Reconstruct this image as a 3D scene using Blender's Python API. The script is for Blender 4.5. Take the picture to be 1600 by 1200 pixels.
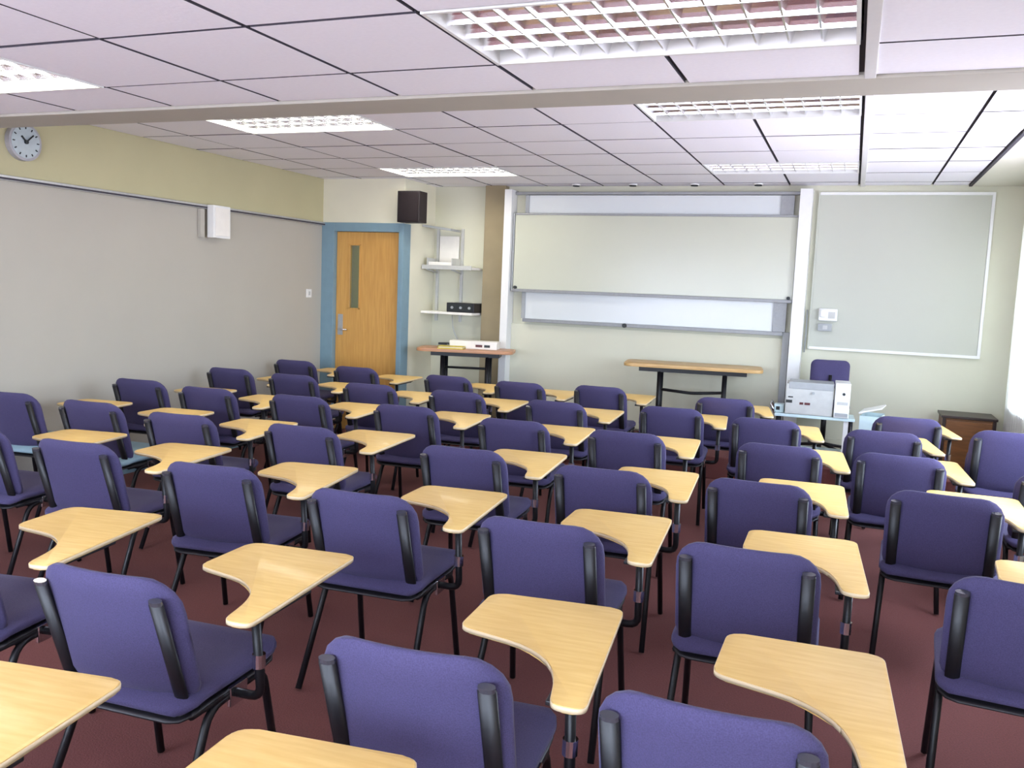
import bpy, bmesh, math, random
from mathutils import Matrix, Vector
random.seed(7)
S = bpy.context.scene
C = S.collection
for o in list(bpy.data.objects): bpy.data.objects.remove(o)
PI = math.pi
# ------------------------------------------------------------------ camera
YAW, PITCH, ROLL, FPX, EYE = .3677, .1106, -.0407, 1363.0, 1.6
fw = Vector((-math.sin(YAW)*math.cos(PITCH), math.cos(YAW)*math.cos(PITCH), -math.sin(PITCH)))
rt = Vector((math.cos(YAW), math.sin(YAW), 0)); dn = fw.cross(rt)
cr, sr = math.cos(ROLL), math.sin(ROLL)
rt2 = rt*cr + dn*sr; dn2 = dn*cr - rt*sr
cam = bpy.data.cameras.new('camera'); co = bpy.data.objects.new('camera', cam); C.objects.link(co)
M = Matrix.Identity(4)
for i in range(3):
    M[i][0] = rt2[i]; M[i][1] = -dn2[i]; M[i][2] = -fw[i]
M[0][3], M[1][3], M[2][3] = 0, 0, EYE
co.matrix_world = M
cam.sensor_width = 36; cam.lens = FPX/1600*36; cam.clip_start = .02
S.camera = co
# ------------------------------------------------------------------ sky, daylight, exposure
w = bpy.data.worlds.new('sky'); S.world = w; w.use_nodes = True
nt = w.node_tree; nt.nodes.clear()
tc = nt.nodes.new('ShaderNodeTexCoord'); sx = nt.nodes.new('ShaderNodeSeparateXYZ')
rp = nt.nodes.new('ShaderNodeValToRGB'); bg = nt.nodes.new('ShaderNodeBackground'); wo = nt.nodes.new('ShaderNodeOutputWorld')
mp = nt.nodes.new('ShaderNodeMapRange'); mp.inputs[1].default_value = -1; mp.inputs[2].default_value = 1
nt.links.new(tc.outputs['Generated'], sx.inputs[0]); nt.links.new(sx.outputs['Z'], mp.inputs[0]); nt.links.new(mp.outputs[0], rp.inputs[0])
rp.color_ramp.elements[0].position = .46; rp.color_ramp.elements[0].color = (.72, .72, .88, 1)
rp.color_ramp.elements[1].position = .52; rp.color_ramp.elements[1].color = (.70, .81, 1, 1)
nt.links.new(rp.outputs[0], bg.inputs[0]); bg.inputs[1].default_value = 14.5
nt.links.new(bg.outputs[0], wo.inputs[0])
S.view_settings.view_transform = 'Standard'; S.view_settings.look = 'None'
S.view_settings.gamma = 1; S.view_settings.use_curve_mapping = False
S.view_settings.exposure = 0.58
def area(name, loc, rot, sx_, sy_, power=0, col=(1, 1, 1), portal=False):
    l = bpy.data.lights.new(name, 'AREA'); l.shape = 'RECTANGLE'; l.size = sx_; l.size_y = sy_
    l.energy = power; l.color = col
    if portal: l.cycles.is_portal = True
    o = bpy.data.objects.new(name, l); C.objects.link(o); o.location = loc; o.rotation_euler = rot
    return o
# room constants
XL, XR, YF, YB, YD = -5.3, 1.34, 8.7, -1.6, 8.0
ZN, ZF = 2.375, 2.65
XRET = -4.33
YE0, YE1 = 3.33, 3.60     # beam between low and high ceiling
WIN_R = [(3.75, 5.4), (5.75, 7.0), (7.55, 8.4)]; WRZ = (.75, 2.3)
WIN_B = [(-4.9, -2.1), (-1.9, .9)]; WBZ = (.65, 2.25)
for a, b in WIN_R: area('daylight_portal', (XR+.16, (a+b)/2, sum(WRZ)/2), (0, PI/2, 0), WRZ[1]-WRZ[0], b-a, portal=True)
for a, b in WIN_B: area('daylight_portal', ((a+b)/2, YB-.16, sum(WBZ)/2), (PI/2, 0, 0), b-a, WBZ[1]-WBZ[0], portal=True)

# ------------------------------------------------------------------ materials
def mat(name, col, rough=.6, metal=0, spec=.5, var=.0, scale=20, bump=0, col2=None, stretch=None, emit=None, sheen=0, coat=0):
    m = bpy.data.materials.new(name); m.use_nodes = True
    n = m.node_tree; b = n.nodes['Principled BSDF']
    b.inputs['Roughness'].default_value = rough; b.inputs['Metallic'].default_value = metal
    b.inputs['Specular IOR Level'].default_value = spec
    b.inputs['Base Color'].default_value = (*col, 1)
    if sheen: b.inputs['Sheen Weight'].default_value = sheen; b.inputs['Sheen Roughness'].default_value = .4
    if coat: b.inputs['Coat Weight'].default_value = coat; b.inputs['Coat Roughness'].default_value = .1
    if emit:
        b.inputs['Emission Color'].default_value = (*emit[0], 1); b.inputs['Emission Strength'].default_value = emit[1]
    if var or bump:
        t = n.nodes.new('ShaderNodeTexCoord'); mpn = n.nodes.new('ShaderNodeMapping')
        if stretch: mpn.inputs['Scale'].default_value = stretch
        n.links.new(t.outputs['Object'], mpn.inputs[0])
        ns = n.nodes.new('ShaderNodeTexNoise'); ns.inputs['Scale'].default_value = scale; ns.inputs['Detail'].default_value = 6
        n.links.new(mpn.outputs[0], ns.inputs[0])
        if var:
            r = n.nodes.new('ShaderNodeValToRGB')
            c2 = col2 or tuple(c*(1-var) for c in col)
            r.color_ramp.elements[0].position = .3; r.color_ramp.elements[0].color = (*c2, 1)
            r.color_ramp.elements[1].position = .7; r.color_ramp.elements[1].color = (*col, 1)
            n.links.new(ns.outputs[0], r.inputs[0]); n.links.new(r.outputs[0], b.inputs['Base Color'])
        if bump:
            bp = n.nodes.new('ShaderNodeBump'); bp.inputs['Strength'].default_value = bump; bp.inputs['Distance'].default_value = .004
            n.links.new(ns.outputs[0], bp.inputs['Height']); n.links.new(bp.outputs[0], b.inputs['Normal'])
    return m
def glass_mat(name, tint=(1, 1, 1), gloss=.12):
    m = bpy.data.materials.new(name); m.use_nodes = True; n = m.node_tree; n.nodes.clear()
    o = n.nodes.new('ShaderNodeOutputMaterial'); mx = n.nodes.new('ShaderNodeMixShader'); tr = n.nodes.new('ShaderNodeBsdfTransparent')
    g = n.nodes.new('ShaderNodeBsdfGlossy'); g.inputs['Roughness'].default_value = .02; tr.inputs[0].default_value = (*tint, 1)
    mx.inputs[0].default_value = gloss
    n.links.new(tr.outputs[0], mx.inputs[1]); n.links.new(g.outputs[0], mx.inputs[2]); n.links.new(mx.outputs[0], o.inputs[0])
    return m
def curtain_mat():
    m = mat('white curtain cotton', (.84, .84, .78), .9, var=.04, scale=80, bump=.1); n = m.node_tree; b = n.nodes['Principled BSDF']
    o = n.nodes['Material Output']; mx = n.nodes.new('ShaderNodeMixShader'); tr = n.nodes.new('ShaderNodeBsdfTranslucent'); tr.inputs[0].default_value = (.8, .82, .74, 1)
    mx.inputs[0].default_value = .3
    n.links.new(b.outputs[0], mx.inputs[1]); n.links.new(tr.outputs[0], mx.inputs[2]); n.links.new(mx.outputs[0], o.inputs[0])
    return m
MT = dict(
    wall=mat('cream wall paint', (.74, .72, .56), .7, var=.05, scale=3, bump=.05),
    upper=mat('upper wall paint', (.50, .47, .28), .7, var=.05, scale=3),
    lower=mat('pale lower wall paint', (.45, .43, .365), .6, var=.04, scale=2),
    frontw=mat('front wall paint', (.64, .64, .50), .65, var=.04, scale=2),
    plaster=mat('ceiling plaster', (.74, .73, .62), .8, var=.04, scale=4),
    beam=mat('beam paint', (.45, .43, .365), .8, var=.05, scale=5),
    tile=mat('mineral ceiling tile', (.90, .89, .95), .85, var=.03, scale=60, bump=.15),
    grid=mat('ceiling grid shadow gap', (.05, .045, .06), .8, var=.1, scale=30),
    tbar=mat('white ceiling trunking', (.72, .72, .72), .5, var=.03, scale=30),
    carpet=mat('red brown carpet', (.175, .054, .048), .95, var=.3, scale=160, bump=.6),
    fabric=mat('blue violet wool fabric', (.067, .056, .146), .9, var=.35, scale=330, bump=.35, sheen=.1),
    seat_sheen=mat('seat fabric with painted sheen', (.28, .42, .50), .8, var=.2, scale=330, bump=.2),  # pale blue is grazing wall reflection on the seats, put into the colour
    black=mat('glossy black tube paint', (.005, .005, .007), .42, spec=.4, var=.2, scale=40),
    blackpl=mat('black plastic', (.012, .011, .014), .45, var=.2, scale=60),
    chrome=mat('chrome', (.75, .75, .78), .15, 1, var=.1, scale=50),
    oak=mat('oak laminate', (.82, .57, .20), .48, var=.2, scale=7, stretch=(1, 9, 9), col2=(.73, .47, .14), coat=.1),
    edge=mat('pale tablet edging', (.80, .64, .40), .4, var=.1, scale=20),
    desk=mat('desk veneer', (.62, .40, .16), .4, var=.25, scale=6, stretch=(1, 10, 10), col2=(.48, .28, .09)),
    reddesk=mat('reddish desk veneer', (.55, .27, .13), .4, var=.2, scale=6, stretch=(1, 10, 10)),
    door=mat('door veneer', (.66, .37, .10), .4, var=.22, scale=4, stretch=(14, 14, 1), col2=(.56, .29, .07)),
    blue=mat('door frame blue paint', (.20, .32, .38), .45, var=.08, scale=12),
    white=mat('white painted metal', (.80, .81, .78), .35, var=.03, scale=20),
    board=mat('whiteboard enamel', (.55, .57, .455), .22, var=.03, scale=2, spec=.4),
    boardb=mat('blue tinted whiteboard', (.66, .70, .69), .25, var=.03, scale=2),
    screen=mat('matt projection board', (.50, .515, .435), .55, var=.03, scale=2),
    alu=mat('brushed aluminium', (.56, .57, .57), .4, .7, var=.12, scale=40),
    rail=mat('dull grey board rail', (.30, .31, .31), .45, .3, var=.12, scale=40),
    grey=mat('mid grey metal', (.36, .38, .38), .45, var=.08, scale=25),
    lgrey=mat('light grey equipment case', (.52, .53, .50), .45, var=.08, scale=25),
    cyan=mat('pale cyan plastic', (.62, .78, .80), .3, var=.08, scale=15),
    brown=mat('dark brown wood', (.22, .085, .022), .4, var=.35, scale=6, stretch=(1, 8, 8)),
    dbrown=mat('near black wood trim', (.03, .014, .01), .4, var=.2, scale=10),
    tan=mat('tan upright strip', (.33, .27, .16), .7, var=.12, scale=5),
    spk=mat('speaker cabinet vinyl', (.010, .005, .007), .6, var=.2, scale=40),
    cloth=mat('speaker grille cloth', (.012, .006, .008), .95, var=.3, scale=300, bump=.4),
    mirror=mat('polished louvre aluminium', (.86, .86, .88), .22, 1, var=.06, scale=12),
    reflector=mat('white reflector', (.80, .80, .80), .4, .3, var=.04, scale=12),
    tubeoff=mat('unlit fluorescent tube', (.82, .82, .80), .3, var=.03, scale=12),
    tubeon=mat('lit fluorescent tube', (.9, .9, .9), .3, emit=((1, .95, .84), 16)),
    clock=mat('blue grey clock face', (.46, .54, .56), .4, var=.1, scale=30),
    clockrim=mat('grey clock rim', (.38, .38, .40), .4, var=.1, scale=30),
    dark=mat('dark print', (.015, .02, .02), .5, var=.1, scale=30),
    redp=mat('dark red print', (.10, .02, .02), .5, var=.1, scale=30),
    yellow=mat('yellow card', (.62, .50, .06), .6, var=.1, scale=20),
    paper=mat('white paper', (.85, .83, .76), .7, var=.04, scale=20),
    cap=mat('glossy dark end cap', (.05, .05, .06), .15, spec=.9, var=.05, scale=20),
    screw=mat('bright zinc', (.8, .8, .8), .2, .9, var=.05, scale=20),
    glass=glass_mat('window glass'), doorglass=glass_mat('wired door glass', (.80, .86, .62), .2),
    curtain=curtain_mat(),
    panoff=mat('reflector darkened for unlit panels', (.22, .23, .25), .35, .8, var=.1, scale=12),  # darker copy of the white pan, painting shade into the unlit cells
    vinyl=mat('window frame white', (.8, .8, .8), .4, var=.03, scale=20),
)
# ------------------------------------------------------------------ mesh helpers
def box(bm, a, b, bev=0):
    r = bmesh.ops.create_cube(bm, size=1)
    vs = r['verts']
    for v in vs:
        v.co = Vector([a[i] + (v.co[i]+.5)*(b[i]-a[i]) for i in range(3)])
    if bev:
        es = list({e for v in vs for e in v.link_edges})
        bmesh.ops.bevel(bm, geom=es, offset=bev, segments=2, affect='EDGES', profile=.6)
def tube(bm, pts, r, n=10, cap=True):
    pts = [Vector(p) for p in pts]
    # round interior corners
    P = [pts[0]]
    for i in range(1, len(pts)-1):
        a, b, c = pts[i-1], pts[i], pts[i+1]
        d = min((a-b).length, (c-b).length)*.4; d = min(d, .05)
        p, q = b+(a-b).normalized()*d, b+(c-b).normalized()*d
        for k in range(5):
            t = k/4; P.append(p*(1-t)**2 + b*2*t*(1-t) + q*t*t)
    P.append(pts[-1])
    rings = []; up = None
    for i, p in enumerate(P):
        d = (P[min(i+1, len(P)-1)]-P[max(i-1, 0)]).normalized()
        if up is None: up = d.orthogonal().normalized()
        else: up = (up - d*up.dot(d)).normalized()
        s = d.cross(up)
        rr = r[i] if isinstance(r, (list, tuple)) else r
        rings.append([bm.verts.new(p + up*math.cos(2*PI*k/n)*rr + s*math.sin(2*PI*k/n)*rr) for k in range(n)])
    for A, B in zip(rings, rings[1:]):
        for k in range(n): bm.faces.new((A[k], A[(k+1) % n], B[(k+1) % n], B[k]))
    if cap: bm.faces.new(rings[0][::-1]); bm.faces.new(rings[-1])
def prism(bm, pts, z0, z1, bev=0):
    lo = [bm.verts.new((x, y, z0)) for x, y in pts]; hi = [bm.verts.new((x, y, z1)) for x, y in pts]
    n = len(pts); f1 = bm.faces.new(lo[::-1]); f2 = bm.faces.new(hi)
    for i in range(n): bm.faces.new((lo[i], lo[(i+1) % n], hi[(i+1) % n], hi[i]))
    if bev:
        bmesh.ops.bevel(bm, geom=list(f2.edges)+list(f1.edges), offset=bev, segments=2, affect='EDGES', profile=.5)
def disc(bm, c, r, axis, th, n=32):
    """short cylinder centred at c along axis"""
    ax = Vector(axis).normalized(); c = Vector(c)
    tube(bm, [c-ax*th/2, c+ax*th/2], r, n)
def rcorner(pts, rads, n=6):
    out = []
    N = len(pts)
    for i in range(N):
        a, b, c = Vector(pts[i-1]), Vector(pts[i]), Vector(pts[(i+1) % N]); r = rads[i]
        if r <= 0: out.append(tuple(b)); continue
        d1, d2 = (a-b).normalized(), (c-b).normalized()
        p, q = b+d1*r, b+d2*r
        for k in range(n+1):
            t = k/n; v = p*(1-t)**2 + b*2*t*(1-t) + q*t*t; out.append((v.x, v.y))
    return out
def obj(name, bm, m, parent=None, smooth=False, loc=None):
    bmesh.ops.recalc_face_normals(bm, faces=bm.faces)
    me = bpy.data.meshes.new(name); bm.to_mesh(me); bm.free()
    me.materials.append(MT[m] if isinstance(m, str) else m)
    if smooth:
        for p in me.polygons: p.use_smooth = True
    o = bpy.data.objects.new(name, me); C.objects.link(o)
    if parent: o.parent = parent
    if loc: o.location = loc
    return o
def bx(name, a, b, m, parent=None, bev=0, smooth=False):
    bm = bmesh.new(); box(bm, a, b, bev); return obj(name, bm, m, parent, smooth)
def tb(name, pts, r, m, parent=None, n=10):
    bm = bmesh.new(); tube(bm, pts, r, n); return obj(name, bm, m, parent, True)
def dsk(name, c, r, axis, th, m, parent=None, n=32):
    bm = bmesh.new(); disc(bm, c, r, axis, th, n); return obj(name, bm, m, parent)
def thing(name, label, cat, loc=(0, 0, 0), rz=0, group=None):
    o = bpy.data.objects.new(name, None); C.objects.link(o); o.empty_display_size = .1
    o.location = loc; o.rotation_euler = (0, 0, rz); o['label'] = label; o['category'] = cat
    if group: o['group'] = group
    return o
def tag(o, label, cat, group=None):
    o['label'] = label; o['category'] = cat
    if group: o['group'] = group
    return o
def struct(o, label=None):
    o['kind'] = 'structure'
    if label: o['label'] = label
    return o
def autosmooth(o):
    for p in o.data.polygons: p.use_smooth = True
    try: o.data.set_sharp_from_angle(angle=math.radians(35))
    except Exception: pass
    return o
# ------------------------------------------------------------------ room shell
struct(bx('floor', (XL-.2, YB-.2, -.1), (XR+.2, YF+.2, 0), 'carpet'), 'red brown carpet floor under the chairs')
dais = struct(bx('floor', (XRET, 7.65, 0), (XR, YF, .2), 'carpet', bev=.01), 'low carpeted platform in front of the boards')
# left wall: pale lower part, dark rail, yellowish upper part
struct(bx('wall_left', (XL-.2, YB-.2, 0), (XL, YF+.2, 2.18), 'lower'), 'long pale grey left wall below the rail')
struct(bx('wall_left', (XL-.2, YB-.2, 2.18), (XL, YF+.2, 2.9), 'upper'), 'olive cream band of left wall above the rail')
rail = struct(bx('trim_1', (XL, YB, 2.165), (XL+.035, YD, 2.20), 'alu', bev=.004), 'thin grey metal picture rail along the left wall')
bx('rail_groove', (XL+.035, YB, 2.170), (XL+.038, YD, 2.183), 'grid', rail)
struct(bx('baseboard_left', (XL, YB, 0), (XL+.015, YD, .1), 'blue'))
# door wall (projects forward of the main front wall), with opening for the door
DX0, DX1, DZ = -5.15, -4.38, 2.11
FX0, FX1, FZ = -5.3, -4.33, 2.2
bm = bmesh.new()
box(bm, (XL, YD, FZ-.02), (XRET, YF+.1, 2.9))
box(bm, (XL, YD+.14, 0), (XRET, YF+.1, FZ-.02))
struct(obj('wall_front', bm, 'wall'), 'cream wall block around the door')
struct(bx('wall_front', (XRET, YF, 0), (XR+.2, YF+.2, 2.9), 'frontw'), 'pale cream front wall behind the boards')
# right window wall
def wall_with_windows(name, axis, pos, thick, lo, hi, wins, zr, m, label):
    bm = bmesh.new()
    def b(u0, u1, z0, z1):
        if axis == 'x': box(bm, (pos, u0, z0), (pos+thick, u1, z1))
        else: box(bm, (u0, pos, z0), (u1, pos+thick, z1))
    b(lo, hi, 0, zr[0]); b(lo, hi, zr[1], 2.9)
    u = lo
    for a, c in wins: b(u, a, zr[0], zr[1]); u = c
    b(u, hi, zr[0], zr[1])
    struct(obj(name, bm, m), label)
wall_with_windows('wall_right', 'x', XR, .2, YB-.2, YF+.2, WIN_R, WRZ, 'wall', 'cream right wall with tall bright windows')
wall_with_windows('wall_back', 'y', YB, -.2, XL-.2, XR+.2, WIN_B, WBZ, 'wall', 'cream back wall with windows behind the camera')
wn = 1
for (axis, pos, wins, zr) in (('x', XR, WIN_R, WRZ), ('y', YB, WIN_B, WBZ)):
    for a, c in wins:
        sgn = 1 if axis == 'x' else -1
        def put(name, u0, u1, z0, z1, d0, d1, m, par):
            d0, d1 = sorted((pos+sgn*d0, pos+sgn*d1))
            if axis == 'x': return bx(name, (d0, u0, z0), (d1, u1, z1), m, par)
            return bx(name, (u0, d0, z0), (u1, d1, z1), m, par)
        o = bpy.data.objects.new('window_%d' % wn, None); C.objects.link(o); o['kind'] = 'structure'; wn += 1
        f = .05; n = 2
        put('window_frame', a, c, zr[0], zr[0]+f, .08, .14, 'vinyl', o); put('window_frame', a, c, zr[1]-f, zr[1], .08, .14, 'vinyl', o)
        for k in range(n+1):
            u = a + (c-a-f)*k/n
            put('window_frame', u, u+f, zr[0]+f, zr[1]-f, .08, .14, 'vinyl', o)
        for k in range(n):
            u = a + (c-a-f)*k/n
            put('pane', u+f, u+(c-a-f)/n, zr[0]+f, zr[1]-f, .108, .112, 'glass', o)
        put('window_sill', a, c, zr[0]-.03, zr[0], -.06, .08, 'vinyl', o)
# ------------------------------------------------------------------ ceilings
# fixture slots (x0, x1, y0, y1, z, lit)
GX = -.035
FIXT = [(-1.235, -.035, 2.325, 2.93, ZN, False, 'unlit louvred light panel in the low ceiling, largest and nearest'),
        (-4.235, -3.035, 2.325, 2.93, ZN, True, 'lit louvred light panel at the left edge above the clock'),
        (-1.235, -.035, 4.86, 5.46, ZF, False, 'unlit louvred light panel just beyond the beam on the right'),
        (-4.235, -3.035, 4.86, 5.46, ZF, True, 'glowing louvred light panel just beyond the beam on the left'),
        (-1.235, -.035, 7.26, 7.86, ZF, False, 'unlit louvred light panel above the whiteboard'),
        (-4.235, -3.035, 7.26, 7.86, ZF, True, 'glowing louvred light panel above the loudspeaker')]
def slab(a, b, z0, z1):
    bm = bmesh.new(); fs = [f for f in FIXT if a[1] < f[2] < b[1]]
    y = a[1]
    for y0, y1 in sorted({(f[2], f[3]) for f in fs}):
        box(bm, (a[0], y, z0), (b[0], y0, z1)); x = a[0]
        for f in sorted(f for f in fs if f[2] == y0):
            box(bm, (x, y0, z0), (f[0], y1, z1)); x = f[1]
        box(bm, (x, y0, z0), (b[0], y1, z1)); y = y1
    box(bm, (a[0], y, z0), (b[0], b[1], z1))
    return obj('ceiling', bm, 'grid')
struct(bx('ceiling', (XL-.2, YB-.2, 2.9), (XR+.2, YF+.2, 3.0), 'grid'), 'unseen roof slab added to block sky light above the ceilings')  # unseen slab, added so no sky light leaks through the fixture openings
cn = struct(slab((XL, YB), (XR, YE0), ZN+.012, ZN+.06), 'low tiled ceiling above the nearest chairs')
cf = struct(slab((XL, YE1), (.87, YF), ZF+.012, ZF+.06), 'higher tiled ceiling in front of the boards')
struct(bx('ceiling', (.88, YE1, ZF-.012), (XR, YF, ZF+.06), 'plaster'), 'plain cream ceiling strip along the windows')
struct(bx('trim_2', (XL, YE0, ZN-.012), (XR, YE1, 2.9), 'beam', bev=.006), 'beige downstand beam between the two ceilings')
struct(bx('trim_3', (.862, YE1, ZF-.014), (.885, YF, ZF+.012), 'grid'), 'dark edge strip of the tiled ceiling')
tile_cache = {}
def tile(parent, x0, x1, y0, y1, z):
    g = .009
    for fx in FIXT:
        if abs(fx[4]-z) < .01 and (x0+x1)/2 > fx[0] and (x0+x1)/2 < fx[1] and (y0+y1)/2 > fx[2] and (y0+y1)/2 < fx[3]: return
    k = (round(x1-x0, 3), round(y1-y0, 3))
    if k not in tile_cache:
        bm = bmesh.new(); a, b = k
        box(bm, (-a/2+g, -b/2+g, 0), (a/2-g, b/2-g, .012)); 
        me = bpy.data.meshes.new('ceiling_tile'); bmesh.ops.recalc_face_normals(bm, faces=bm.faces); bm.to_mesh(me); bm.free(); me.materials.append(MT['tile']); me.materials.append(MT['grid'])
        for p in me.polygons: p.material_index = 1 if abs(p.normal.z) < .5 else 0
        tile_cache[k] = me
    o = bpy.data.objects.new('ceiling_tile', tile_cache[k]); C.objects.link(o); o.parent = parent
    o.location = ((x0+x1)/2, (y0+y1)/2, z + random.uniform(-.0012, .0012))
def cuts(lo, hi, origin, step=.6):
    k = math.floor((lo-origin)/step); out = [lo]; u = origin+(k+1)*step
    while u < hi-.02:
        if u > lo+.02: out.append(u)
        u += step
    out.append(hi); return out
xs = cuts(XL, XR, GX); ys = cuts(.5, YE0, 2.325, .605)
for x0, x1 in zip(xs, xs[1:]):
    for y0, y1 in zip(ys, ys[1:]): tile(cn, x0, x1, y0, y1, ZN)
bx('rear_tiles', (XL, YB, ZN), (XR, .495, ZN+.012), 'tile', cn)
xs = cuts(XL, .862, GX); ys = cuts(YE1, YF, 4.86)
for x0, x1 in zip(xs, xs[1:]):
    for y0, y1 in zip(ys, ys[1:]): tile(cf, x0, x1, y0, y1, ZF)
# white cable trunking running down the ceiling at the right end of the light panels
struct(bx('trim_4', (-.026, .5, ZN-.012), (.012, YE0, ZN), 'tbar', bev=.003))
struct(bx('trim_5', (-.026, YE1, ZF-.014), (.014, YF-.02, ZF), 'tbar', bev=.003))
def fixture(x0, x1, y0, y1, z, lit, label):
    t = thing('ceiling_light', label, 'ceiling light', ((x0+x1)/2, (y0+y1)/2, z-.004), 0, 'louvred ceiling light panels')
    a, b = (x1-x0)/2-.006, (y1-y0)/2-.006
    dz = 0 if lit else .016
    bm = bmesh.new()
    fr = .012
    box(bm, (-a, -b, 0), (a, -b+fr, .07)); box(bm, (-a, b-fr, 0), (a, b, .07)); box(bm, (-a, -b+fr, 0), (-a+fr, b-fr, .07)); box(bm, (a-fr, -b+fr, 0), (a, b-fr, .07))
    obj('frame', bm, 'white', t)
    bx('reflector_pan', (-a+fr, -b+fr, .055+3*dz), (a-fr, b-fr, .065+3*dz), 'reflector' if lit else 'panoff', t)
    ny, nx = 3, 12
    ia, ib = a-fr, b-fr
    for k in range(1, ny+1):
        yy = -ib + 2*ib*k/(ny+1)
        bm = bmesh.new(); half = [(.003, .010), (.006, .024), (.012, .036), (.012+dz, .042+dz)]; prof = [(yy-h_, z_) for h_, z_ in half[::-1]] + [(yy+h_, z_) for h_, z_ in half]
        v0 = [bm.verts.new((-ia, p, q)) for p, q in prof]; v1 = [bm.verts.new((ia, p, q)) for p, q in prof]
        for i in range(8): bm.faces.new((v0[i], v0[(i+1) % 8], v1[(i+1) % 8], v1[i]))
        bm.faces.new(v0); bm.faces.new(v1[::-1])
        obj('long_blade', bm, 'mirror', t)
    first = None
    for k in range(1, nx):
        xx = -ia + 2*ia*k/nx
        if first is None:
            bm = bmesh.new(); prof = [(-.010-dz/2, .040+dz), (-.003, .011), (.003, .011), (.010+dz/2, .040+dz)]
            v0 = [bm.verts.new((p, -ib, q)) for p, q in prof]; v1 = [bm.verts.new((p, ib, q)) for p, q in prof]
            for i in range(4): bm.faces.new((v0[i], v0[(i+1) % 4], v1[(i+1) % 4], v1[i]))
            bm.faces.new(v0); bm.faces.new(v1[::-1])
            first = obj('cross_blade', bm, 'mirror', t); first.location = (xx, 0, 0)
        else:
            o = first.copy(); C.objects.link(o); o.parent = t; o.location = (xx, 0, 0)
    for k in range(4):
        yy = -ib + 2*ib*(k+.5)/4
        tb('tube', [(-ia+.004, yy, .029+3*dz), (ia-.004, yy, .029+3*dz)], .013, 'tubeon' if lit else 'tubeoff', t, 10)
for f in FIXT: fixture(*f)
# small dark downlights in front of the boards
for i, x in enumerate((-2.68, -2.10, -1.50, -.91)):
    t = thing('downlight', ['leftmost', 'second', 'third', 'rightmost'][i] + ' small dark ceiling downlight above the whiteboard', 'downlight', (x, 8.52, ZF), 0, 'downlights above the board')
    dsk('rim', (0, 0, -.008), .045, (0, 0, 1), .012, 'white', t, 20); dsk('lamp_opening', (0, 0, -.018), .034, (0, 0, 1), .012, 'dark', t, 16)

# ------------------------------------------------------------------ door
d = bpy.data.objects.new('door_1', None); C.objects.link(d); struct(d, 'orange brown wooden door with narrow glazed slot and blue frame')
bm = bmesh.new()
box(bm, (FX0, YD-.02, 0), (DX0, YD+.14, FZ), .004); box(bm, (DX1, YD-.02, 0), (FX1+.004, YD+.14, FZ), .004); box(bm, (DX0, YD-.02, DZ), (DX1, YD+.14, FZ), .004)
obj('door_frame', bm, 'blue', d)
gx0, gx1, gz0, gz1 = -5.0, -4.86, 1.30, 1.98
bm = bmesh.new()
yA, yB = YD+.04, YD+.085
box(bm, (DX0+.003, yA, .005), (gx0, yB, DZ-.003)); box(bm, (gx1, yA, .005), (DX1-.003, yB, DZ-.003))
box(bm, (gx0, yA, .005), (gx1, yB, gz0)); box(bm, (gx0, yA, gz1), (gx1, yB, DZ-.003))
leaf = obj('leaf', bm, 'door', d)
bm = bmesh.new(); e = .012
box(bm, (gx0, yA-.006, gz0), (gx0+e, yB, gz1)); box(bm, (gx1-e, yA-.006, gz0), (gx1, yB, gz1)); box(bm, (gx0, yA-.006, gz0), (gx1, yB, gz0+e)); box(bm, (gx0, yA-.006, gz1-e), (gx1, yB, gz1))
obj('glazing_bead', bm, 'door', leaf)
bx('glazed_panel', (gx0+e, yA+.015, gz0+e), (gx1-e, yA+.021, gz1-e), 'doorglass', leaf)
bx('corridor_wall_seen_through_glass', (gx0-.02, YD+.12, gz0-.05), (gx1+.02, YD+.138, gz1+.05), 'lower', d)
bx('push_plate', (DX0+.03, yA-.004, 1.02), (DX0+.09, yA, 1.24), 'alu', leaf)
tb('door_handle', [(DX0+.06, yA, 1.08), (DX0+.06, yA-.05, 1.08), (DX0+.17, yA-.05, 1.08)], .009, 'chrome', leaf)
# skirting
struct(bx('baseboard_front', (XRET, YF-.015, .2), (XR, YF, .3), 'frontw'))
# plain tan upright box between shelf recess and whiteboard
struct(bx('trim_6', (-3.70, YF-.10, .2), (-3.47, YF, ZF), 'tan', bev=.006), 'tan upright strip left of the whiteboard')
# ------------------------------------------------------------------ sliding whiteboard
YBd = 8.56
t = thing('whiteboard', 'wide sliding whiteboard with two panels in a white column frame', 'whiteboard', (-1.92, YF, .2))
ox, oy, oz = -1.92, YF, .2
def wb(name, x0, x1, y0, y1, z0, z1, m, bev=.003, par=None): return bx(name, (x0-ox, y0-oy, z0-oz), (x1-ox, y1-oy, z1-oz), m, par or t, bev)
wb('column', -3.44, -3.36, YBd-.06, YF, .2, 2.60, 'white')
wb('column', -.53, -.42, YBd-.06, YF, .2, 2.60, 'white')
wb('backing_panel', -3.36, -.53, 8.66, 8.695, .2, 2.58, 'frontw')
wb('top_rail', -3.36, -.53, 8.60, 8.64, 2.555, 2.585, 'rail')
rear = wb('rear_panel', -3.22, -.60, 8.605, 8.625, 1.28, 2.55, 'boardb')
wb('side_channel', -3.24, -3.20, 8.588, 8.63, 1.28, 2.55, 'grey', par=rear); wb('side_channel', -.70, -.58, 8.588, 8.63, 1.28, 2.55, 'rail', par=rear)
wb('bottom_rail', -3.22, -.60, 8.575, 8.625, 1.245, 1.28, 'rail', par=rear)
knob = bmesh.new(); disc(knob, (-2.12-ox, 8.568-oy, 1.262-oz), .022, (0, 1, 0), .03, 16); obj('knob', knob, 'dark', rear)
front = wb('front_panel', -3.33, -.535, YBd-.005, YBd+.015, 1.585, 2.345, 'board')
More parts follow.
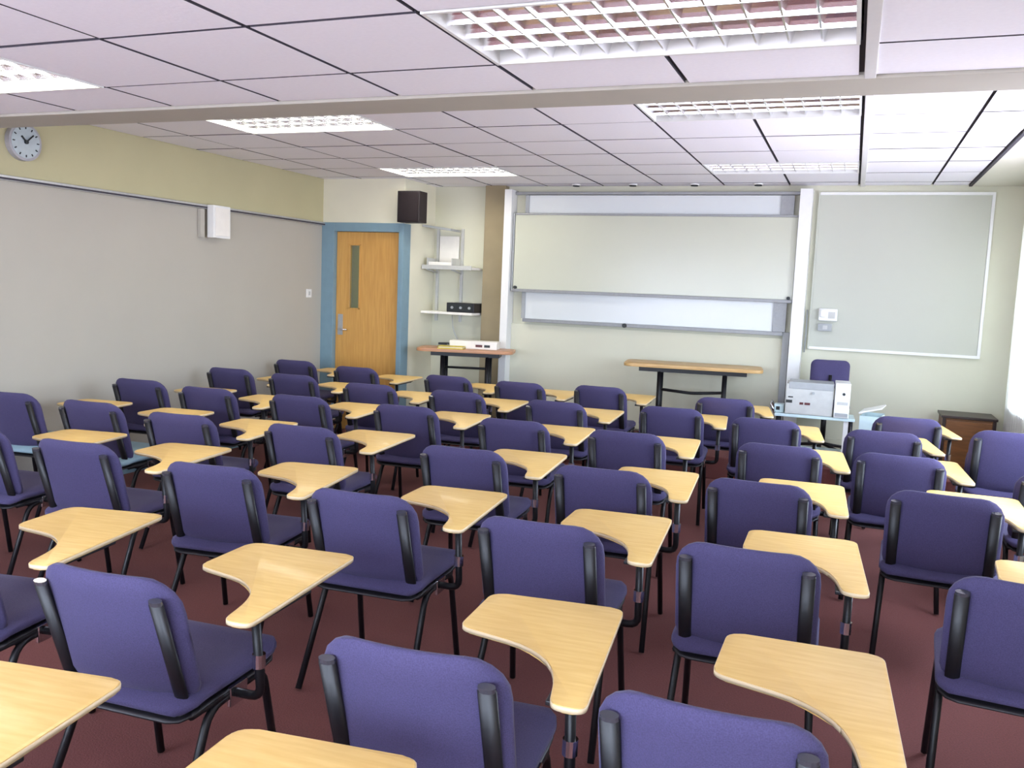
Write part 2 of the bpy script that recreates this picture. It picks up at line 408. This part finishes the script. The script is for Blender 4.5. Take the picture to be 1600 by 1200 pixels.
wb('top_rail', -3.33, -.535, YBd-.008, YBd+.03, 2.345, 2.365, 'rail', par=front)
wb('pen_tray', -3.33, -.535, YBd-.03, YBd+.015, 1.555, 1.585, 'rail', par=front)
wb('edge_strip', -3.355, -3.335, YBd-.008, YBd+.03, 1.56, 2.36, 'grey', par=front); wb('edge_strip', -.532, -.518, YBd-.008, YBd+.03, 1.56, 2.36, 'rail', par=front)
for x in (-3.30, -.57):
    k = bmesh.new(); disc(k, (x-ox, YBd-.02-oy, 1.60-oz), .016, (0, 1, 0), .03, 14); obj('catch', k, 'dark', front)
wb('lower_panel', -3.36, -.60, 8.63, 8.655, .22, 1.22, 'frontw')
wb('cable_duct', -.60, -.54, 8.60, 8.66, .2, 1.28, 'grey')
# right square board
t = thing('display_board', 'square pale grey matt board on the wall beside the windows', 'board', (.36, YF, 1.86))
def db(name, x0, x1, y0, y1, z0, z1, m): return bx(name, (x0-.36, y0-YF, z0-1.86), (x1-.36, y1-YF, z1-1.86), m, t, .002)
db('surface', -.36, 1.05, YF-.03, YF-.008, 1.16, 2.56, 'screen')
db('frame', -.36, 1.075, YF-.04, YF, 2.56, 2.585, 'white'); db('frame', -.36, 1.075, YF-.04, YF, 1.135, 1.16, 'white')
db('frame', 1.05, 1.075, YF-.04, YF, 1.16, 2.56, 'white'); db('frame', -.375, -.36, YF-.04, YF, 1.135, 2.585, 'screen')
# wall phone / sockets between boards
t = thing('wall_phone', 'small white wall intercom at left edge of the square board', 'phone', (-.21, YF-.04, 1.46))
bx('body', (-.085, -.05, -.055), (.08, 0, .06), 'white', t, .01); bx('handset', (-.07, -.075, -.02), (-.02, -.05, .05), 'white', t, .008); bx('keypad', (0, -.054, -.03), (.06, -.05, .03), 'lgrey', t)
t = thing('switch_box', 'grey switch box mounted under the white intercom', 'switch', (-.23, YF-.04, 1.345))
bx('box', (-.065, -.035, -.035), (.06, .0, .035), 'grey', t, .005); bx('rocker', (-.02, -.042, -.018), (.02, -.035, .018), 'lgrey', t)
tag(tb('cable', [(-.40, YF-.02, 1.50), (-.395, YF-.03, 1.30), (-.40, YF-.03, 1.10)], .006, 'grey'), 'thin grey cable hanging below the intercom', 'cable')
# ------------------------------------------------------------------ wall fittings on left wall
t = thing('wall_clock', 'round blue grey wall clock above the rail on the left wall', 'clock', (XL, 4.39, 2.435))
dsk('rim', (.02, 0, 0), .125, (1, 0, 0), .04, 'clockrim', t); dsk('face', (.035, 0, 0), .108, (1, 0, 0), .016, 'clock', t)
bm = bmesh.new()
for k in range(12):
    a = k*PI/6; 
    for s in (0,): tube(bm, [(.045, math.sin(a)*.085, math.cos(a)*.085), (.045, math.sin(a)*.1, math.cos(a)*.1)], .004, 6)
obj('hour_marks', bm, 'dark', t)
tb('hour_hand', [(.048, 0, 0), (.048, -.035, .035)], .006, 'dark', t, 6); tb('minute_hand', [(.05, 0, 0), (.05, .055, .05)], .0045, 'dark', t, 6); dsk('hub', (.05, 0, 0), .014, (1, 0, 0), .012, 'dark', t, 14)
t = thing('alarm_box', 'white wall box fixed over the rail on the left wall', 'wall box', (XL+.035, 6.28, 2.06))
bx('case', (0, -.11, -.14), (.07, .11, .14), 'white', t, .006); bx('cover', (.07, -.09, -.12), (.076, .09, .12), 'paper', t, .003)
bx('cable_duct', (-.03, -.19, -.14), (.0, -.14, .10), 'lower', t)
t = thing('light_switch', 'tiny white light switch beside the blue door frame', 'switch', (XL, 7.75, 1.45))
bx('plate', (0, -.043, -.043), (.01, .043, .043), 'white', t, .003); bx('rocker', (.01, -.012, -.02), (.016, .012, .02), 'lgrey', t)
# ------------------------------------------------------------------ loudspeaker
t = thing('loudspeaker', 'black wall loudspeaker beside the top of the door frame', 'loudspeaker', (-4.23, 7.98, 2.36))
bx('cabinet', (-.125, -.09, -.155), (.125, .08, .155), 'spk', t, .006)
bx('grille', (-.11, -.102, -.14), (.11, -.09, .14), 'cloth', t, .004)
tb('bracket', [(0, .08, 0), (-.10, .16, .0)], .015, 'black', t)
# ------------------------------------------------------------------ shelf rack in recess
t = thing('wall_shelf', 'pale wall shelf rack in the recess right of the door', 'shelf', (-4.0, YF, 1.2))
def sh(name, x0, x1, y0, y1, z0, z1, m, bev=.002): return bx(name, (x0+4.0, y0-YF, z0-1.2), (x1+4.0, y1-YF, z1-1.2), m, t, bev)
sh('upright', -4.0, -3.97, YF-.025, YF, 1.2, 2.20, 'lgrey'); sh('upright', -4.29, -4.26, YF-.025, YF, 1.2, 2.20, 'lgrey')
sh('back_plate', -4.25, -4.02, YF-.03, YF-.01, 1.84, 2.12, 'paper'); sh('shelf_board', -4.32, -3.74, YF-.30, YF-.02, 1.76, 1.785, 'paper'); sh('shelf_lip', -4.32, -3.74, YF-.31, YF-.30, 1.755, 1.80, 'lgrey')
sh('lower_shelf_board', -4.32, -3.72, YF-.30, YF-.02, 1.285, 1.31, 'paper')
bm = bmesh.new(); box(bm, (-.17, -.12, -.012), (.17, .12, .012), .002)
o = obj('top_flap', bm, 'grey', t); o.location = (-.15, -.20, .99); o.rotation_euler = (0, math.radians(7), 0)
for x in (-3.985, -4.275): 
    o = tb('bracket', [(x+4.0, -.02, .52), (x+4.0, -.27, .555)], .008, 'lgrey', t)
t = thing('amplifier', 'black amplifier unit on the lower wall shelf', 'amplifier', (-3.86, 8.56, 1.31))
bx('case', (-.17, -.13, 0), (.15, .11, .10), 'blackpl', t, .006); bx('front_plate', (-.15, -.136, .01), (.13, -.13, .09), 'dark', t)
for x in (-.1, .0, .1): dsk('knob', (x, -.142, .05), .014, (0, 1, 0), .014, 'grey', t, 12)
t = thing('document_tray', 'pale document tray on the upper wall shelf', 'tray', (-4.13, 8.53, 1.785))
bx('base', (-.15, -.1, 0), (.15, .1, .01), 'lgrey', t); bx('side', (-.15, -.1, .01), (-.14, .1, .09), 'lgrey', t); bx('side', (.14, -.1, .01), (.15, .1, .09), 'lgrey', t); bx('papers', (-.135, -.09, .01), (.135, .09, .05), 'paper', t)
tag(tb('cable', [(-4.06, 8.64, 1.27), (-4.02, 8.6, 1.1), (-3.95, 8.62, .97)], .006, 'lgrey'), 'thin pale cable hanging from shelf to side table', 'cable')
# ------------------------------------------------------------------ tables on the platform
def table(name, label, L, D, loc, rz, m, zt, taper=0):
    t = thing(name, label, 'table', loc, rz)
    h = zt - loc[2]
    pts = rcorner([(-L/2, -D/2), (L/2, -D/2), (L/2, D/2), (-L/2, D/2)], [.08]*4)
    bm = bmesh.new(); prism(bm, pts, h-.03, h, .006); autosmooth(obj('table_top', bm, m, t))
    bx('apron', (-L/2+.14, -D/2+.1, h-.075), (L/2-.14, D/2-.1, h-.03), 'black', t)
    for s in (-1, 1):
        x = s*L*.235
        for yy in (-D/2+.12, D/2-.12):
            tb('leg', [(x, yy, .03), (x, yy, h-.07)], .022, 'black', t, 12)
        bx('foot', (x-.025, -D/2+.03, 0), (x+.025, D/2-.03, .035), 'black', t, .006)
    return t, h
t, h = table('lecture_table', 'oak topped table on black legs before the whiteboard', 1.26, .5, (-1.36, 8.24, .2), math.radians(8), 'desk', .945)
tb('stretcher', [(-.3, 0, h-.25), (0, -.02, h-.27), (.3, 0, h-.25)], .014, 'black', t)
t, h = table('side_table', 'small reddish brown table with papers below the wall shelf', .98, .46, (-3.66, 8.17, .2), math.radians(16), 'reddesk', .955)
tb('stretcher', [(-.23, 0, h-.2), (.23, 0, h-.2)], .012, 'black', t)
def onside(x, y): 
    a = math.radians(16); return (-3.66 + x*math.cos(a)-y*math.sin(a), 8.17 + x*math.sin(a)+y*math.cos(a), .955)
t = thing('paper_stack', 'white box of papers on the side table below the shelf', 'papers', onside(.08, .06), math.radians(12))
bx('box', (-.25, -.09, 0), (.24, .09, .075), 'paper', t, .004); bx('lid_edge', (-.252, -.092, .055), (.242, .092, .078), 'paper', t)
bx('mark', (.02, -.093, .02), (.09, -.09, .045), 'redp', t); bx('mark', (.11, -.093, .02), (.17, -.09, .045), 'dark', t)
t = thing('folder', 'yellow card folder lying on the side table', 'folder', onside(-.13, -.11), math.radians(14))
bx('cover', (-.14, -.09, 0), (.12, .09, .012), 'yellow', t, .002); bx('sheets', (-.13, -.085, .012), (.115, .08, .02), 'paper', t); bx('cover', (-.14, -.09, .02), (.12, .09, .026), 'yellow', t, .002)
t = thing('stapler', 'small dark stapler at the back of the side table', 'stapler', onside(-.26, .10), math.radians(30))
bx('base', (-.06, -.015, 0), (.06, .015, .012), 'dark', t, .003); bx('arm', (-.055, -.013, .02), (.06, .013, .045), 'dark', t, .006); bx('pivot', (.035, -.014, .01), (.055, .014, .03), 'grey', t)
# ------------------------------------------------------------------ equipment trolley by the board
t = thing('equipment_trolley', 'pale metal trolley carrying grey equipment beside the whiteboard', 'trolley', (-.24, 7.86, .2), math.radians(2))
for sx_ in (-.29, .29):
    for sy_ in (-.12, .12):
        l = tb('leg', [(sx_, sy_, .05), (sx_, sy_, .42)], .018, 'black', t); 
        k = bmesh.new(); disc(k, (0, 0, 0), .028, (1, 0, 0), .02, 14); k2 = obj('castor', k, 'blackpl', l); k2.location = (sx_, sy_, .028)
bx('end_panel', (.235, -.125, .12), (.275, -.115, .40), 'white', t); bx('top_shelf', (-.32, -.15, .40), (.32, .15, .425), 'cyan', t, .004); bx('bottom_shelf', (-.30, -.13, .10), (.30, .13, .12), 'cyan', t, .004)
tb('handle', [(-.32, -.12, .42), (-.36, -.12, .50), (-.36, .12, .50), (-.32, .12, .42)], .01, 'chrome', t)
ztop = .2 + .427
t = thing('projector_cabinet', 'grey equipment case with small dark red print on the trolley', 'equipment', (-.29, 7.85, ztop), math.radians(2))
bx('case', (-.19, -.14, 0), (.19, .15, .26), 'lgrey', t, .008); bx('top_tray', (-.17, -.142, .215), (.19, .15, .275), 'grey', t, .006)
bx('print', (-.075, -.1425, .085), (-.045, -.14, .105), 'redp', t); bx('print', (-.035, -.1425, .085), (.01, -.14, .105), 'redp', t)
dsk('knob', (.03, -.146, .19), .012, (0, 1, 0), .012, 'grey', t, 12)
bx('vent', (-.17, -.1425, .14), (-.13, -.14, .15), 'dark', t); bx('vent', (-.185, -.1425, .095), (-.135, -.14, .12), 'dark', t)
t = thing('computer_tower', 'white computer tower standing beside the grey equipment case', 'computer', (-.03, 7.85, ztop), math.radians(2))
bx('case', (-.06, -.15, 0), (.06, .14, .29), 'white', t, .006); bx('drive_bay', (-.04, -.153, .11), (.045, -.15, .135), 'lgrey', t); dsk('power_button', (.01, -.152, .20), .012, (0, 1, 0), .008, 'dark', t, 12); bx('base_panel', (-.05, -.153, .01), (.05, -.15, .04), 'grey', t)
t = thing('control_box', 'pale blue control box at the left end of the trolley', 'equipment', (-.515, 7.80, ztop), 0)
bx('case', (-.05, -.05, 0), (.03, .05, .07), 'cyan', t, .004); bx('socket', (-.035, -.053, .02), (-.005, -.05, .05), 'dark', t)
t = thing('storage_box', 'pale translucent plastic crate right of the trolley', 'crate', (.22, 7.86, .2), math.radians(-8))
bm = bmesh.new()
box(bm, (-.08, -.15, 0), (.08, .15, .01)); box(bm, (-.08, -.15, .01), (-.074, .15, .46)); box(bm, (.074, -.15, .01), (.08, .15, .46)); box(bm, (-.074, -.15, .01), (.074, -.144, .46)); box(bm, (-.074, .144, .01), (.074, .15, .46))
obj('tub', bm, 'cyan', t); 
bm = bmesh.new(); box(bm, (-.09, -.16, 0), (.09, .16, .014), .003); o = obj('lid', bm, 'white', t); o.location = (0, 0, .50); o.rotation_euler = (0, math.radians(-17), 0)
# gathered white curtain beside the windows
t = thing('curtain', 'white curtain hanging in folds at the right edge of the front wall', 'curtain', (XR, 7.95, 0))
bm = bmesh.new(); n = 96; prev = None
rows_ = []
for zz in (.5, 1.0, 1.5, 2.0, 2.50):
    k = (zz-.5)/2.0
    rows_.append([bm.verts.new((-.05 - .022*math.sin(i*2*PI/8)*(1-.3*k) - .006*math.sin(i*.9+3*k), -.52 + 1.05*i/n, zz)) for i in range(n+1)])
for A, B in zip(rows_, rows_[1:]):
    for i in range(n): bm.faces.new((A[i], A[i+1], B[i+1], B[i]))
o = obj('fabric', bm, 'curtain', t, True)
tb('rail', [(-.05, -.55, 2.51), (-.05, .56, 2.51)], .012, 'white', t)
# wooden cabinet by the window
t = thing('low_cabinet', 'low dark brown wooden cabinet under the square board by the windows', 'cabinet', (.99, 8.42, .2))
bx('carcass', (-.20, -.18, 0), (.20, .2, .44), 'brown', t, .004); bx('top', (-.215, -.2, .44), (.215, .2, .462), 'dbrown', t, .004)
bx('frame_post', (-.205, -.19, 0), (-.18, -.18, .44), 'dbrown', t); bx('frame_post', (.18, -.19, 0), (.205, -.18, .44), 'dbrown', t)
dr = bx('door', (-.175, -.192, .03), (.175, -.18, .42), 'brown', t, .002); k = bmesh.new(); disc(k, (.13, -.2, .25), .014, (0, 1, 0), .02, 12); obj('knob', k, 'dbrown', dr)

# ------------------------------------------------------------------ tablet arm chairs
def pad(bm, W, Hh, T, rtop, rbot, fn, nu=14, nv=14):
    """closed cushion: u across, v up; fn(x, v, side) -> point, side -1 back .. +1 front"""
    def hw(s):  # s height 0..Hh
        w_ = W
        if s > Hh-rtop: w_ = W - rtop + math.sqrt(max(rtop**2 - (s-(Hh-rtop))**2, 0))
        if s < rbot: w_ = min(w_, W - rbot + math.sqrt(max(rbot**2 - (rbot-s)**2, 0)))
        return w_
    vs_ = [ (1-math.cos(PI*j/nv))/2 for j in range(nv+1)]
    us_ = [ -math.cos(PI*i/nu) for i in range(nu+1)]
    G = {}
    for sd in (-1, 1):
        for j, v in enumerate(vs_):
            s = v*Hh; h_ = hw(s)
            for i, u in enumerate(us_):
                x = u*h_
                e = max(abs(u), abs(2*v-1))
                th = T/2*(1-.75*max(0, (e-.75)/.25)**2)
                G[sd, i, j] = bm.verts.new(fn(x, s, sd*th))
    for sd in (-1, 1):
        for j in range(nv):
            for i in range(nu):
                q = (G[sd, i, j], G[sd, i+1, j], G[sd, i+1, j+1], G[sd, i, j+1]); bm.faces.new(q if sd < 0 else q[::-1])
    ring = [(i, 0) for i in range(nu)] + [(nu, j) for j in range(nv)] + [(i, nv) for i in range(nu, 0, -1)] + [(0, j) for j in range(nv, 0, -1)]
    for a, b in zip(ring, ring[1:]+ring[:1]):
        try: bm.faces.new((G[-1, a[0], a[1]], G[1, a[0], a[1]], G[1, b[0], b[1]], G[-1, b[0], b[1]]))
        except ValueError: pass
ZB0, ZB1 = .455, .815
TILT = .10          # backward lean of the back over its height
def backfn(x, s, th):
    k = s/(ZB1-ZB0)
    return Vector((x, .02 + .115*(x/.225)**2*.32 + TILT*(1-k) + th + .0, ZB0+s))
def seatfn(x, s, th):
    y = .075 + s
    dip = .012*(1-(x/.235)**2)*math.sin(PI*min(max(s/.44, 0), 1)) - .035*max(0, (s-.36)/.1)**2 + .03*max(0, (.09-s)/.09)**1.5
    return Vector((x, y, .452 - dip*.6 + (.02 if False else 0) + th))
def make_chair(name, tablet=True):
    t = thing(name, 'tablet arm chair', 'chair')
    bm = bmesh.new(); pad(bm, .226, ZB1-ZB0, .05, .095, .04, backfn); o = obj('backrest', bm, 'fabric', t, True)
    bm = bmesh.new(); pad(bm, .234, .46, .055, .05, .06, seatfn); obj('seat', bm, 'fabric', t, True)
    bm = bmesh.new(); pad(bm, .228, .45, .02, .05, .06, lambda x, s, th: seatfn(x, s+.004, th)-Vector((0, 0, .032)), 10, 10); obj('seat_pan', bm, 'blackpl', t, True)
    for s in (-1, 1):
        x = s*.188
        # flat black upright behind the pad
        u = bmesh.new()
        tube(u, [(0, .19, .405), (0, .132, .425), (0, .021, .755)], .0125, 12)
        for v in u.verts: v.co.x = v.co.x*1.75 + x
        up = obj('back_upright', u, 'black', t, True)
        c = bmesh.new(); disc(c, (0, .0195, .760), .0115, (0, -.3, 1), .012, 12)
        for v in c.verts: v.co.x = v.co.x*1.75 + x
        obj('end_cap', c, 'cap', up)
        r = s*.215
        tb('leg', [(r, .34, .405), (r, .455, .405), (r*1.06, .53, 0.008)], .0125, 'black', t)
        tb('leg', [(r, .34, .40), (r, .20, .395), (r*1.08, .015, 0.008)], .0125, 'black', t)
    bm = bmesh.new()
    tube(bm, [(-.215, .42, .402), (.215, .42, .402)], .010, 8); tube(bm, [(-.215, .20, .40), (.215, .20, .40)], .010, 8)
    for s in (-1, 1): tube(bm, [(s*.215, .12, .412), (s*.215, .45, .405)], .0125, 8)
    obj('seat_frame', bm, 'black', t, True)
    if tablet:
        P = rcorner([(.292, .155), (.372, .155), (.345, .80), (-.05, .78), (-.052, .50), (.20, .435), (.268, .30)], [.03, .028, .04, .045, .035, .11, .06], 5)
        bm = bmesh.new(); prism(bm, P, .668, .684, .003); tbt = autosmooth(obj('tablet', bm, 'oak', t))
        bm = bmesh.new(); n = len(P)
        c = (sum(p[0] for p in P)/n, sum(p[1] for p in P)/n)
        # thin edging band standing just proud of the rim
        lo = []; 
        for i in range(n):
            a, b = Vector(P[i-1]), Vector(P[(i+1) % n]); d_ = (b-a).normalized(); nn = Vector((d_.y, -d_.x))
            q = Vector(P[i]) + nn*.0015; lo.append((q.x, q.y))
        v0 = [bm.verts.new((*p, .670)) for p in lo]; v1 = [bm.verts.new((*p, .682)) for p in lo]
        v2 = [bm.verts.new((*p, .682)) for p in P]; v3 = [bm.verts.new((*p, .670)) for p in P]
        for i in range(n):
            j = (i+1) % n
            bm.faces.new((v0[i], v0[j], v1[j], v1[i])); bm.faces.new((v1[i], v1[j], v2[j], v2[i])); bm.faces.new((v3[i], v3[j], v0[j], v0[i]))
        obj('edging', bm, 'edge', tbt, True)
        bm = bmesh.new(); box(bm, (.27, .20, .655), (.355, .50, .667), .003); box(bm, (.10, .50, .657), (.34, .56, .667), .002); obj('tablet_bracket', bm, 'blackpl', t)
        tb('tablet_post', [(.225, .30, .405), (.315, .30, .405), (.315, .27, .655)], .0135, 'black', t)
        dsk('collar', (.315, .288, .52), .019, (0, 0, 1), .04, 'chrome', t, 14)
        bm = bmesh.new(); box(bm, (.222, .27, .37), (.235, .35, .43), .003); obj('clamp_plate', bm, 'chrome', t)
    return t
def copy_tree(o, parent=None):
    c = o.copy(); C.objects.link(c); c.parent = parent
    for ch in list(o.children): copy_tree(ch, c)
    return c
proto = make_chair('tablet_arm_chair')
used = False
ORD = ['first', 'second', 'third', 'fourth', 'fifth', 'sixth', 'seventh', 'eighth', 'ninth']
ROWS = [
 ('row nearest the boards', [(-4.98, 7.02, 3), (-4.21, 6.87, 2), (-3.23, 6.77, 0), (-2.55, 6.74, 2), (-1.90, 6.91, 2), (-.86, 6.79, 6), (.42, 6.53, 5)]),
 ('second row from the boards', [(-4.92, 6.00, 3), (-4.25, 5.96, 3), (-3.43, 5.80, 5), (-2.70, 5.82, 3), (-1.90, 5.75, 2), (-1.12, 5.97, 4), (-.47, 5.81, 3), (.24, 5.72, 4)]),
 ('third row from the boards', [(-4.86, 4.92, 5), (-4.18, 4.85, 5), (-3.44, 4.89, 4), (-2.64, 4.91, 4), (-1.84, 4.77, 3), (-1.14, 4.74, 3), (-.31, 4.81, 2), (.29, 4.86, 0)]),
 ('fourth row from the boards', [(-4.93, 3.9, 6), (-4.24, 3.9, 4), (-3.50, 3.83, 6), (-2.72, 3.88, 3), (-1.72, 3.78, 3), (-.99, 3.68, 2), (-.32, 3.78, 0), (.42, 3.95, -3)]),
 ('fifth row from the boards', [(-4.02, 2.95, 7), (-3.30, 2.93, 5), (-2.45, 2.85, 7), (-1.67, 2.75, 3), (-.94, 2.70, 2), (-.25, 2.73, 1), (.55, 2.77, -4)]),
 ('sixth row from the boards', [(-2.60, 1.72, 9), (-1.79, 1.66, 3), (-.84, 1.59, 4), (-.20, 1.60, 0)]),
 ('row closest to the viewer', [(-1.72, .62, 6), (-1.0, .62, 4)]),
]
for rname, row in ROWS:
    for i, (x, y, a) in enumerate(row):
        if not used: o = proto; used = True
        else: o = copy_tree(proto)
        o.location = (x, y, 0); o.rotation_euler = (0, 0, math.radians(a))
        o['group'] = 'tablet arm chairs set out in rows'
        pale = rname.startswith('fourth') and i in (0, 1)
        lab = 'chair with pale sheen painted on seat' if pale else 'blue violet tablet arm chair'
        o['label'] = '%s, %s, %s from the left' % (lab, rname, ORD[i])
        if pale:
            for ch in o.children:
                if ch.name.split('.')[0] == 'seat': ch.data = ch.data.copy(); ch.data.materials[0] = MT['seat_sheen']
# chairs without tablet by the windows: a stack of two and one in front of it
for (x, y, z, a, lab, grp) in ((.90, 5.54, 0, -2, 'lower chair of the stacked pair at the right edge by the windows', 'stacked chairs by the windows'),
                               (.90, 5.45, .095, -2, 'upper chair of the stacked pair at the right edge by the windows', 'stacked chairs by the windows'),
                               (1.03, 4.74, 0, 0, 'chair without tablet at the right edge in front of the stacked pair', None)):
    if lab.startswith('lower'):
        o = plain = make_chair('plain_chair', False)
    else: o = copy_tree(plain)
    o.location = (x, y, z); o.rotation_euler = (0, 0, math.radians(a)); o['label'] = lab
    if grp: o['group'] = grp
    elif 'group' in o: del o['group']
# office chair behind the trolley
t = thing('office_chair', 'dark swivel chair standing behind the equipment trolley', 'chair', (-.155, 8.30, .2), math.radians(8))
bm = bmesh.new(); pad(bm, .165, .25, .05, .05, .05, lambda x, s_, th: Vector((x, -.06 + .6*x*x + th, .62+s_))); obj('backrest', bm, 'fabric', t, True)
bm = bmesh.new(); pad(bm, .20, .38, .06, .08, .06, lambda x, s_, th: Vector((x, -.06+s_, .45+th))); obj('seat', bm, 'fabric', t, True)
tb('back_post', [(0, .1, .40), (0, -.10, .42), (0, -.098, .74)], .014, 'black', t)
tb('column', [(0, .12, .08), (0, .12, .42)], .025, 'black', t)
for k in range(5):
    a = 2*PI*k/5+.3
    l = tb('base_arm', [(0, .12, .09), (.2*math.cos(a), .12+.2*math.sin(a), .06)], .014, 'blackpl', t)
    cb = bmesh.new(); disc(cb, (.2*math.cos(a), .12+.2*math.sin(a), .025), .025, (-math.sin(a), math.cos(a), 0), .03, 14); obj('castor', cb, 'blackpl', l)
